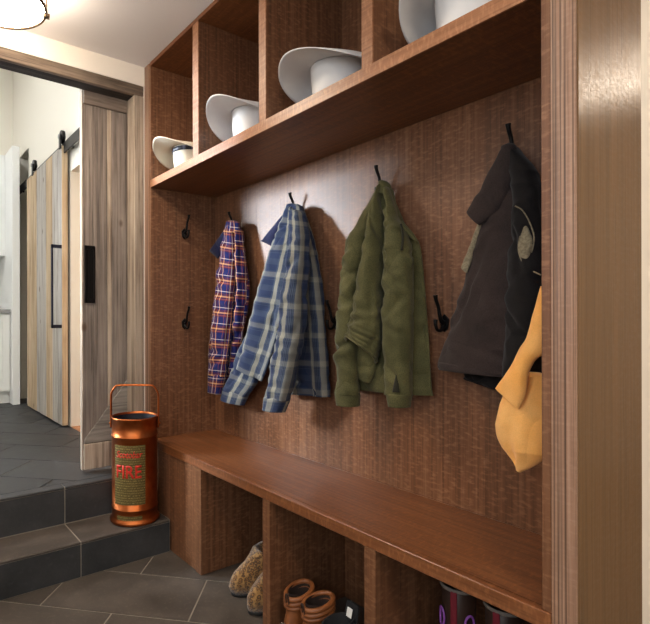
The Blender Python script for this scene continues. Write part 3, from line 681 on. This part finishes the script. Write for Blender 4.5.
# ---------------------------------------------------------------- hats
def felt(name, a, b):
    m = N(name); v = m.coords((1, 1, 1)); k = m.ramp(m.noise(v, 6, 4), [(.35, lin(*a)), (.7, lin(*b))]); m.color(k); m.set(Roughness=.85); m.bump(m.noise(v, 350, 2), .15, .001); return m.m
WFELT = felt('white_felt', (222, 221, 220), (236, 235, 233))
CFELT = felt('cream_straw', (224, 214, 192), (238, 230, 212))
def cowboy_hat(c, label, mat, hl=.222, hw=.185, ch=.148, roll=.10, rot=0, band=None, crown=(.106, .09), lift=.02, near=.55):
    """crown-down western hat: long axis along local y, sides of the brim rolled down towards the crown top"""
    t = thing('cowboy_hat', label, 'hat', 'cowboy hats in the upper cubbies'); t.location = c; t.rotation_euler = (0, 0, rot)
    n = 72; ca, cb_ = crown
    def ring(f, z):
        return [Vector((cb_*f*math.cos(a), ca*f*math.sin(a), z)) for a in [2*PI*i/n for i in range(n)]]
    # crown: from the brim (z = ch) down to the shelf (z = 0), pinched top pressed up inside
    rows = []
    for f, z in ((1.0, ch), (.985, ch*.8), (.955, ch*.5), (.915, ch*.24), (.86, ch*.08), (.74, .004), (.56, .001), (.35, .012), (.12, .022)):
        rg = ring(f, z)
        if f < .9:
            for p in rg:
                p.z += .006*(1-abs(p.y)/ca)*(1 if f < .8 else 0)
                p.x *= .93 if p.y < 0 else 1
        rows.append(rg)
    vs = [p for r in rows for p in r]; fs = []
    for k in range(len(rows)-1):
        for i in range(n): j = (i+1) % n; fs.append((k*n+i, k*n+j, (k+1)*n+j, (k+1)*n+i))
    fs.append(tuple((len(rows)-1)*n+i for i in range(n)))
    inner = len(vs)
    for f, z in ((.955, ch+.002), (.94, ch*.7), (.90, ch*.4), (.82, ch*.2)):
        vs += ring(f, z)
    for k in range(3):
        for i in range(n): j = (i+1) % n; a = inner+k*n; fs.append((a+i, a+n+i, a+n+j, a+j))
    fs.append(tuple(inner+3*n+i for i in range(n))[::-1])
    for i in range(n): j = (i+1) % n; fs.append((i, inner+i, inner+j, j))
    me = bpy.data.meshes.new('crown'); me.from_pydata(vs, [], fs); link('crown', me, mat, t, True)
    # brim
    m = 14; vs = []; fs = []
    for side in (0, 1):
        for k in range(m+1):
            q = k/m
            for i in range(n):
                a = 2*PI*i/n; sx, sy = math.cos(a), math.sin(a)
                rx = cb_+(hw-cb_)*q; ry = ca+(hl-ca)*q
                rl = roll if sx < 0 else roll*near
                z = ch-rl*(abs(sx)**1.7)*(q**2.1)+lift*(abs(sy)**3)*(q**1.6)
                rx -= rl*.42*(q**2.6)*abs(sx)**1.5
                vs.append(Vector((rx*sx, ry*sy, z+(.0035 if side else 0))))
    M = (m+1)*n
    for k in range(m):
        for i in range(n):
            j = (i+1) % n; a = (k*n+i, k*n+j, (k+1)*n+j, (k+1)*n+i)
            fs.append(a[::-1]); fs.append(tuple(M+q for q in a))
    for i in range(n):
        j = (i+1) % n; fs.append((m*n+i, m*n+j, M+m*n+j, M+m*n+i)); fs.append((i, M+i, M+j, j))
    me = bpy.data.meshes.new('brim'); me.from_pydata(vs, [], fs)
    bmm = bmesh.new(); bmm.from_mesh(me); bmesh.ops.recalc_face_normals(bmm, faces=bmm.faces); bmm.to_mesh(me); bmm.free()
    link('brim', me, mat, t, True)
    if band:
        vs = []; fs = []
        for f, z in ((1.005, ch-.003), (1.03, ch-.004), (1.02, ch-.024), (.995, ch-.025)): vs += ring(f, z)
        for k in range(3):
            for i in range(n): j = (i+1) % n; fs.append((k*n+i, k*n+j, (k+1)*n+j, (k+1)*n+i))
        me = bpy.data.meshes.new('hat_band'); me.from_pydata(vs, [], fs); link('hat_band', me, band, t, True)
    return t
bm_ = N('black_white_hat_band'); tcx = bm_.n('ShaderNodeTexCoord'); gx = bm_.n('ShaderNodeTexChecker'); gx.inputs['Scale'].default_value = 38; bm_.l(tcx.outputs['Object'], gx.inputs[0])
gx.inputs[1].default_value = lin(26, 28, 40); gx.inputs[2].default_value = lin(90, 92, 110); bm_.color(gx.outputs[0])
cowboy_hat((.250, .150, SH1), 'cream straw cowboy hat with dark patterned band in an upper cubby', CFELT, hl=.21, hw=.17, ch=.13, roll=.08, band=bm_.m)
cowboy_hat((.748, .165, SH1), 'white felt cowboy hat in the upper cubby next to the banded cream hat', WFELT, rot=R(0))
cowboy_hat((1.232, .165, SH1), 'white felt cowboy hat in the upper cubby above the green coat', WFELT, hl=.225, hw=.19, ch=.140, roll=.085, lift=.0, rot=R(-8))
cowboy_hat((1.712, .165, SH1), 'white felt cowboy hat in the upper cubby above the brown vest', WFELT, hl=.222, hw=.19, ch=.138)

# ---------------------------------------------------------------- copper fire bucket
cp = N('polished_copper'); v = cp.coords((1, 1, 1)); nz = cp.noise(v, 14, 5)
cp.color(cp.ramp(nz, [(.3, lin(150, 76, 38)), (.7, lin(186, 106, 58))])); cp.set(Metallic=1.0); cp.l(cp.ramp(nz, [(.3, (.30,)*3+(1,)), (.7, (.42,)*3+(1,))]), cp.b.inputs['Roughness'])
COPPER = cp.m
FB = thing('fire_bucket', 'tall copper fire bucket with hoop handle on the lower slate step', 'bucket')
BC = Vector((.176, -.136, R1)); BR = .1085; BH = .497
FB.location = BC
prof = [(0, .004), (BR+.005, .002), (BR+.010, .006), (BR+.009, .016), (BR+.002, .022), (BR, .03), (BR, .066), (BR+.0025, .068), (BR+.0025, .073), (BR, .075), (BR, .404), (BR+.0025, .406), (BR+.0025, .411), (BR, .413), (BR, .487), (BR+.004, .490), (BR+.004, .497), (BR-.002, .498), (BR-.004, .49), (BR-.005, .05), (0, .04)]
bd = lathe('body', prof, COPPER, FB)
VOID = plain('dark_blue_bucket_lining', lin(22, 24, 34), .6)
lathe('lining', [(BR-.0055, .488), (BR-.0065, .06), (0, .05)], VOID, FB)
rt = Vector((math.cos(YAW), math.sin(YAW), 0))
hr = BR+.006
hp = [rt*hr+Vector((0, 0, .44)), rt*hr+Vector((0, 0, .50)), rt*hr+Vector((0, 0, .585)), rt*(hr-.004)+Vector((0, 0, .61)), rt*(hr-.022)+Vector((0, 0, .637)), rt*(hr-.05)+Vector((0, 0, .643))]
hp = hp+[Vector((-p.x, -p.y, p.z)) for p in hp[::-1]]
sweep('handle', hp, .0105, COPPER, FB, seg=10, steps=60, flat=.5, side=(-rt.y, rt.x, 0))
for s in (-1, 1):
    bm = bmesh.new(); ball(bm, rt*s*(hr+.004)+Vector((0, 0, .46)), .007)
    bm_obj('rivet', bm, COPPER, FB, True)
# pasted label, printed with fine lines, and its red lettering
lb = N('aged_brass_label'); sp = lb.n('ShaderNodeSeparateXYZ'); tc = lb.n('ShaderNodeTexCoord'); lb.l(tc.outputs['UV'], sp.inputs[0])
rows_ = lb.math('FRACT', lb.math('MULTIPLY', sp.outputs[1], 88.)); mask = lb.ramp(rows_, [(.35, (0, 0, 0, 1)), (.45, (1, 1, 1, 1)), (.9, (1, 1, 1, 1)), (.98, (0, 0, 0, 1))])
gl = lb.noise(lb.coords((1, .35, 1), 'UV'), 330, 2); glm = lb.ramp(gl, [(.46, (0, 0, 0, 1)), (.54, (1, 1, 1, 1))])
lb.color(lb.mix(lin(104, 90, 52), lin(164, 146, 88), lb.math('MULTIPLY', mask, glm))); lb.set(Roughness=.38, Metallic=.45)
face = math.atan2((CAM-BC).y, (CAM-BC).x)
LC = face-R(12)      # centre of the label, turned to the left of the viewing direction
def cyl(r, ang, z): return Vector((r*math.cos(ang), r*math.sin(ang), z))
def wrap_panel(name, a0, a1, z0, z1, r, mat, parent, n=24):
    vs = []; fs = []; 
    for k, rr in enumerate((r, r+.0012)):
        for i in range(n+1):
            a = a0+(a1-a0)*i/n; vs += [cyl(rr, a, z0), cyl(rr, a, z1)]
    M = 2*(n+1)
    for i in range(n):
        q = (2*i, 2*i+1, 2*i+3, 2*i+2); fs.append(q[::-1]); fs.append(tuple(M+k for k in q))
        fs.append((2*i, 2*i+2, M+2*i+2, M+2*i)); fs.append((2*i+1, M+2*i+1, M+2*i+3, 2*i+3))
    fs.append((0, M, M+1, 1)); fs.append((2*n, 2*n+1, M+2*n+1, M+2*n))
    me = bpy.data.meshes.new(name); me.from_pydata(vs, [], fs); ul = me.uv_layers.new(name='UVMap')
    for p in me.polygons:
        for q in p.loop_indices:
            c_ = vs[me.loops[q].vertex_index]; ul.data[q].uv = (math.atan2(c_.y, c_.x)*r, c_.z)
    bmm = bmesh.new(); bmm.from_mesh(me); bmesh.ops.recalc_face_normals(bmm, faces=bmm.faces); bmm.to_mesh(me); bmm.free()
    return link(name, me, mat, parent)
LAB = wrap_panel('label', LC-R(44), LC+R(38), .100, .376, BR+.0002, lb.m, FB)
wrap_panel('maker_strip', LC-R(36), LC+R(30), .028, .048, BR+.0002, lb.m, FB)
REDP = plain('red_lettering', lin(206, 44, 26), .5)
def lettering(name, txt, width, height, zc, ang, mat, parent, shear=0.0, off=0.0):
    cu = bpy.data.curves.new('text', 'FONT'); cu.body = txt; cu.size = 1; cu.align_x = 'CENTER'; cu.extrude = .0; cu.offset = off; cu.shear = shear; cu.resolution_u = 3
    o = bpy.data.objects.new('text', cu); col.objects.link(o); bpy.context.view_layer.update()
    me = bpy.data.meshes.new_from_object(o.evaluated_get(bpy.context.evaluated_depsgraph_get()))
    bpy.data.objects.remove(o); bpy.data.curves.remove(cu)
    bm = bmesh.new(); bm.from_mesh(me); bmesh.ops.remove_doubles(bm, verts=bm.verts, dist=1e-5); bmesh.ops.triangulate(bm, faces=bm.faces)
    bmesh.ops.subdivide_edges(bm, edges=[e for e in bm.edges if e.calc_length() > .15], cuts=2)
    r = bmesh.ops.extrude_face_region(bm, geom=list(bm.faces)); top = {e for e in r['geom'] if isinstance(e, bmesh.types.BMVert)}
    xs = [v.co.x for v in bm.verts]; zs = [v.co.y for v in bm.verts]; x0, x1, z0, z1 = min(xs), max(xs), min(zs), max(zs)
    rr = BR+.0014
    for v in bm.verts:
        x = ((v.co.x-x0)/(x1-x0)-.5)*width; z = zc+((v.co.y-z0)/(z1-z0)-.5)*height
        v.co = cyl(rr+(.0012 if v in top else 0), ang+x/rr, z)
    bmesh.ops.recalc_face_normals(bm, faces=bm.faces)
    return bm_obj(name, bm, mat, parent)
lettering('lettering', 'FIRE', .125, .060, .254, LC-R(4), REDP, LAB, off=.02)
lettering('lettering', 'Scotobar', .130, .032, .334, LC-R(3), REDP, LAB, shear=.3, off=.012)

# ---------------------------------------------------------------- shoes in the cubbies
leo = N('leopard_plush'); v = leo.coords((1, 1, 1)); vo = leo.n('ShaderNodeTexVoronoi'); vo.inputs['Scale'].default_value = 88
wv_ = leo.n('ShaderNodeVectorMath', operation='ADD'); nn_ = leo.n('ShaderNodeTexNoise'); nn_.inputs['Scale'].default_value = 30
sc_ = leo.n('ShaderNodeVectorMath', operation='SCALE'); sc_.inputs['Scale'].default_value = .025
leo.l(v, nn_.inputs['Vector']); leo.l(nn_.outputs['Color'], sc_.inputs[0]); leo.l(v, wv_.inputs[0]); leo.l(sc_.outputs[0], wv_.inputs[1]); leo.l(wv_.outputs[0], vo.inputs['Vector'])
k = leo.ramp(vo.outputs['Distance'], [(.12, lin(120, 78, 30)), (.26, lin(150, 106, 48)), (.36, lin(78, 52, 26)), (.5, lin(72, 48, 24)), (.58, lin(138, 100, 50)), (.9, lin(168, 130, 76))])
leo.color(k); leo.set(Roughness=.95); leo.b.inputs['Sheen Weight'].default_value = .5; leo.bump(leo.noise(v, 260, 3), .8, .006)
LEO = leo.m
DARKSOLE = plain('dark_rubber_sole', lin(26, 24, 24), .7)
TANL = N('tan_leather'); v = TANL.coords((1, 1, 1)); TANL.color(TANL.ramp(TANL.noise(v, 20, 4), [(.3, lin(108, 60, 30)), (.7, lin(140, 84, 44))])); TANL.set(Roughness=.42); TANL.bump(TANL.noise(v, 180, 3), .15, .001); TANL = TANL.m
DKLEATH = plain('dark_brown_leather', lin(58, 40, 32), .45)
BLACKS = plain('black_suede', lin(22, 22, 25), .8)
LINING = plain('dark_shoe_lining', lin(40, 26, 20), .9)
PURP = plain('purple_trim', lin(150, 84, 176), .5)
REDS = plain('dark_red_strap', lin(120, 22, 40), .6)
GREYE = plain('grey_shoe_edge', lin(120, 112, 104), .7)
def ring_shape(wid, back, front, z, n=36, toe=0.0):
    out = []
    for i in range(n):
        a = 2*PI*i/n; s, c = math.sin(a), math.cos(a)
        y = (front if c > 0 else back)*c
        x = wid*s*(1-.12*max(0, -c))
        out.append(Vector((x, -y if c > 0 else -y, z(y) if callable(z) else z)))
    return out
def shoe_body(name, rings, mat, parent, n=36, capb=True, capt=False):
    vs = [p for r in rings for p in r]; fs = []
    for k in range(len(rings)-1):
        for i in range(n): j = (i+1) % n; fs.append((k*n+i, k*n+j, (k+1)*n+j, (k+1)*n+i))
    if capb: fs.append(tuple(range(n))[::-1])
    if capt: fs.append(tuple((len(rings)-1)*n+i for i in range(n)))
    me = bpy.data.meshes.new(name); me.from_pydata(vs, [], fs)
    bmm = bmesh.new(); bmm.from_mesh(me); bmesh.ops.recalc_face_normals(bmm, faces=bmm.faces); bmm.to_mesh(me); bmm.free()
    return link(name, me, mat, parent, True)
def fuzz(rings, amp, seed):
    for r in rings:
        for p in r: p += Vector((noise.noise(p*40+Vector((seed, 0, 0))), noise.noise(p*40+Vector((0, seed, 9))), noise.noise(p*40+Vector((5, 3, seed))))) * amp
    return rings
# local frame: toe towards -y (out into the room), origin on the floor under the ankle
def slipper_boot(loc, rot, label, seed):
    t = thing('slipper_boot', label, 'slipper', 'leopard slipper boots'); t.location = loc; t.rotation_euler = (0, 0, rot); t.scale = (1.08, 1.12, 1.0)
    shoe_body('sole', [ring_shape(.046, .06, .15, 0.0), ring_shape(.050, .065, .157, .004), ring_shape(.050, .065, .157, .014)], DARKSOLE, t, capt=True)
    up = [ring_shape(.050, .065, .156, .014), ring_shape(.057, .068, .164, .035), ring_shape(.057, .070, .160, .060), ring_shape(.055, .070, .146, .085), ring_shape(.054, .070, .126, .104), ring_shape(.054, .070, .104, .122), ring_shape(.055, .070, .082, .140), ring_shape(.056, .072, .062, .160), ring_shape(.053, .068, .054, .168), ring_shape(.044, .056, .046, .160), ring_shape(.040, .050, .040, .10)]
    shoe_body('upper', fuzz(up, .007, seed), LEO, t, capt=True)
slipper_boot((.812, .188, 0), R(-10), 'leopard plush slipper boot in shoe cubby nearest the steps, toe on open floor', 3)
slipper_boot((.938, .170, 0), R(-4), 'leopard plush slipper boot tucked against the cubby divider', 8)
def leather_boot(loc, rot, label):
    t = thing('leather_boot', label, 'boot', 'tan leather boots'); t.location = loc; t.rotation_euler = (0, 0, rot)
    shoe_body('sole', [ring_shape(.040, .075, .17, 0.0), ring_shape(.044, .08, .178, .004), ring_shape(.043, .078, .176, .024)], DARKSOLE, t, capt=True)
    shoe_body('upper', [ring_shape(.041, .074, .172, .024), ring_shape(.042, .076, .17, .05), ring_shape(.040, .07, .15, .072), ring_shape(.037, .062, .09, .095), ring_shape(.036, .056, .06, .118), ring_shape(.037, .054, .056, .135)], TANL, t, capb=False)
    for z, r in ((.134, .008), (.149, .009), (.165, .0085)):
        pts = [Vector((.038*math.sin(a), .056*math.cos(a), z-.010*math.cos(a))) for a in [2*PI*i/16 for i in range(16)]]
        sweep('padded_collar', pts, r, TANL, t, seg=10, steps=40, closed=True)
    shoe_body('lining', [ring_shape(.031, .0495, .0495, .172), ring_shape(.0285, .0460, .0460, .150), ring_shape(.028, .045, .045, .12), ring_shape(.028, .042, .044, .05)], LINING, t, capb=False, capt=True)
    hl = box('heel_counter', -.026, .026, .060, .079, .026, .075, DKLEATH, t, .008)
    sweep('pull_loop', [Vector((-.006, .060, .14)), Vector((-.004, .066, .172)), Vector((.004, .066, .172)), Vector((.006, .060, .14))], .003, DKLEATH, t)
leather_boot((1.136, .058, 0), R(180+8), 'tan leather boot with padded ankle collar beside the cubby divider')
leather_boot((1.226, .062, 0), R(180-6), 'tan leather boot with padded ankle collar next to the black shoe')
def low_shoe(name, loc, rot, label, mat, ht=.12):
    t = thing(name, label, 'shoe'); t.location = loc; t.rotation_euler = (0, 0, rot)
    shoe_body('sole', [ring_shape(.040, .08, .17, 0.0), ring_shape(.045, .085, .18, .005), ring_shape(.044, .084, .178, .026)], DARKSOLE, t, capt=True)
    shoe_body('upper', [ring_shape(.043, .082, .175, .026), ring_shape(.044, .082, .172, .05), ring_shape(.041, .078, .14, .075), ring_shape(.038, .072, .09, .095), ring_shape(.036, .068, .065, ht), ring_shape(.031, .06, .058, ht-.002), ring_shape(.029, .056, .054, .05)], mat, t, capt=True)
    return t
s = low_shoe('ankle_shoe', (1.320, .060, 0), R(178), 'black suede ankle shoe with white tag in its opening', BLACKS, .15)
tg_ = prism('tongue', [(-.03, -.048, .13), (.03, -.048, .13), (.026, -.062, .185), (-.026, -.062, .185)], (0, -.008, 0), BLACKS, s, .003)
prism('white_tag', [(-.011, -.0455, .145), (.011, -.0455, .145), (.011, -.053, .172), (-.011, -.053, .172)], (0, .0012, 0), WHITE, tg_)
# dark boots with purple rings
def ring_boot(loc, rot, label):
    t = thing('winter_boot', label, 'boot', 'dark boots with purple trim'); t.location = loc; t.rotation_euler = (0, 0, rot); t.scale = (1.1, .72, 1.36)
    shoe_body('sole', [ring_shape(.042, .08, .17, 0.0), ring_shape(.047, .085, .18, .005), ring_shape(.046, .084, .178, .03)], GREYE, t, capt=True)
    shoe_body('upper', [ring_shape(.045, .082, .175, .03), ring_shape(.046, .082, .172, .06), ring_shape(.043, .078, .14, .09), ring_shape(.041, .07, .085, .125), ring_shape(.041, .066, .066, .18), ring_shape(.043, .066, .066, .25), ring_shape(.037, .058, .058, .252), ring_shape(.034, .054, .054, .1)], DKLEATH, t, capt=True)
    sweep('cuff_piping', [Vector((.042*math.sin(a), .065*math.cos(a), .251)) for a in [2*PI*i/12 for i in range(12)]], .004, GREYE, t, closed=True, steps=36)
    for sx, z in ((-1, .185), (1, .185), (-1, .12), (1, .12)):
        pts = []
        for k in range(12):
            a = 2*PI*k/12; ph = sx*R(52)+.30*math.cos(a); pts.append(Vector((.0445*math.sin(ph), .0695*math.cos(ph), z+.019*math.sin(a))))
        sweep('ring_trim', pts, .0028, PURP, t, closed=True, steps=30)
    box('back_strap', -.008, .008, .060, .070, .06, .25, REDS, t, .002)
ring_boot((1.625, .235, 0), R(196), 'dark boot with purple rings and red back strap in the shoe cubby')
ring_boot((1.755, .235, 0), R(186), 'dark boot with grey cuff piping under the bench end')
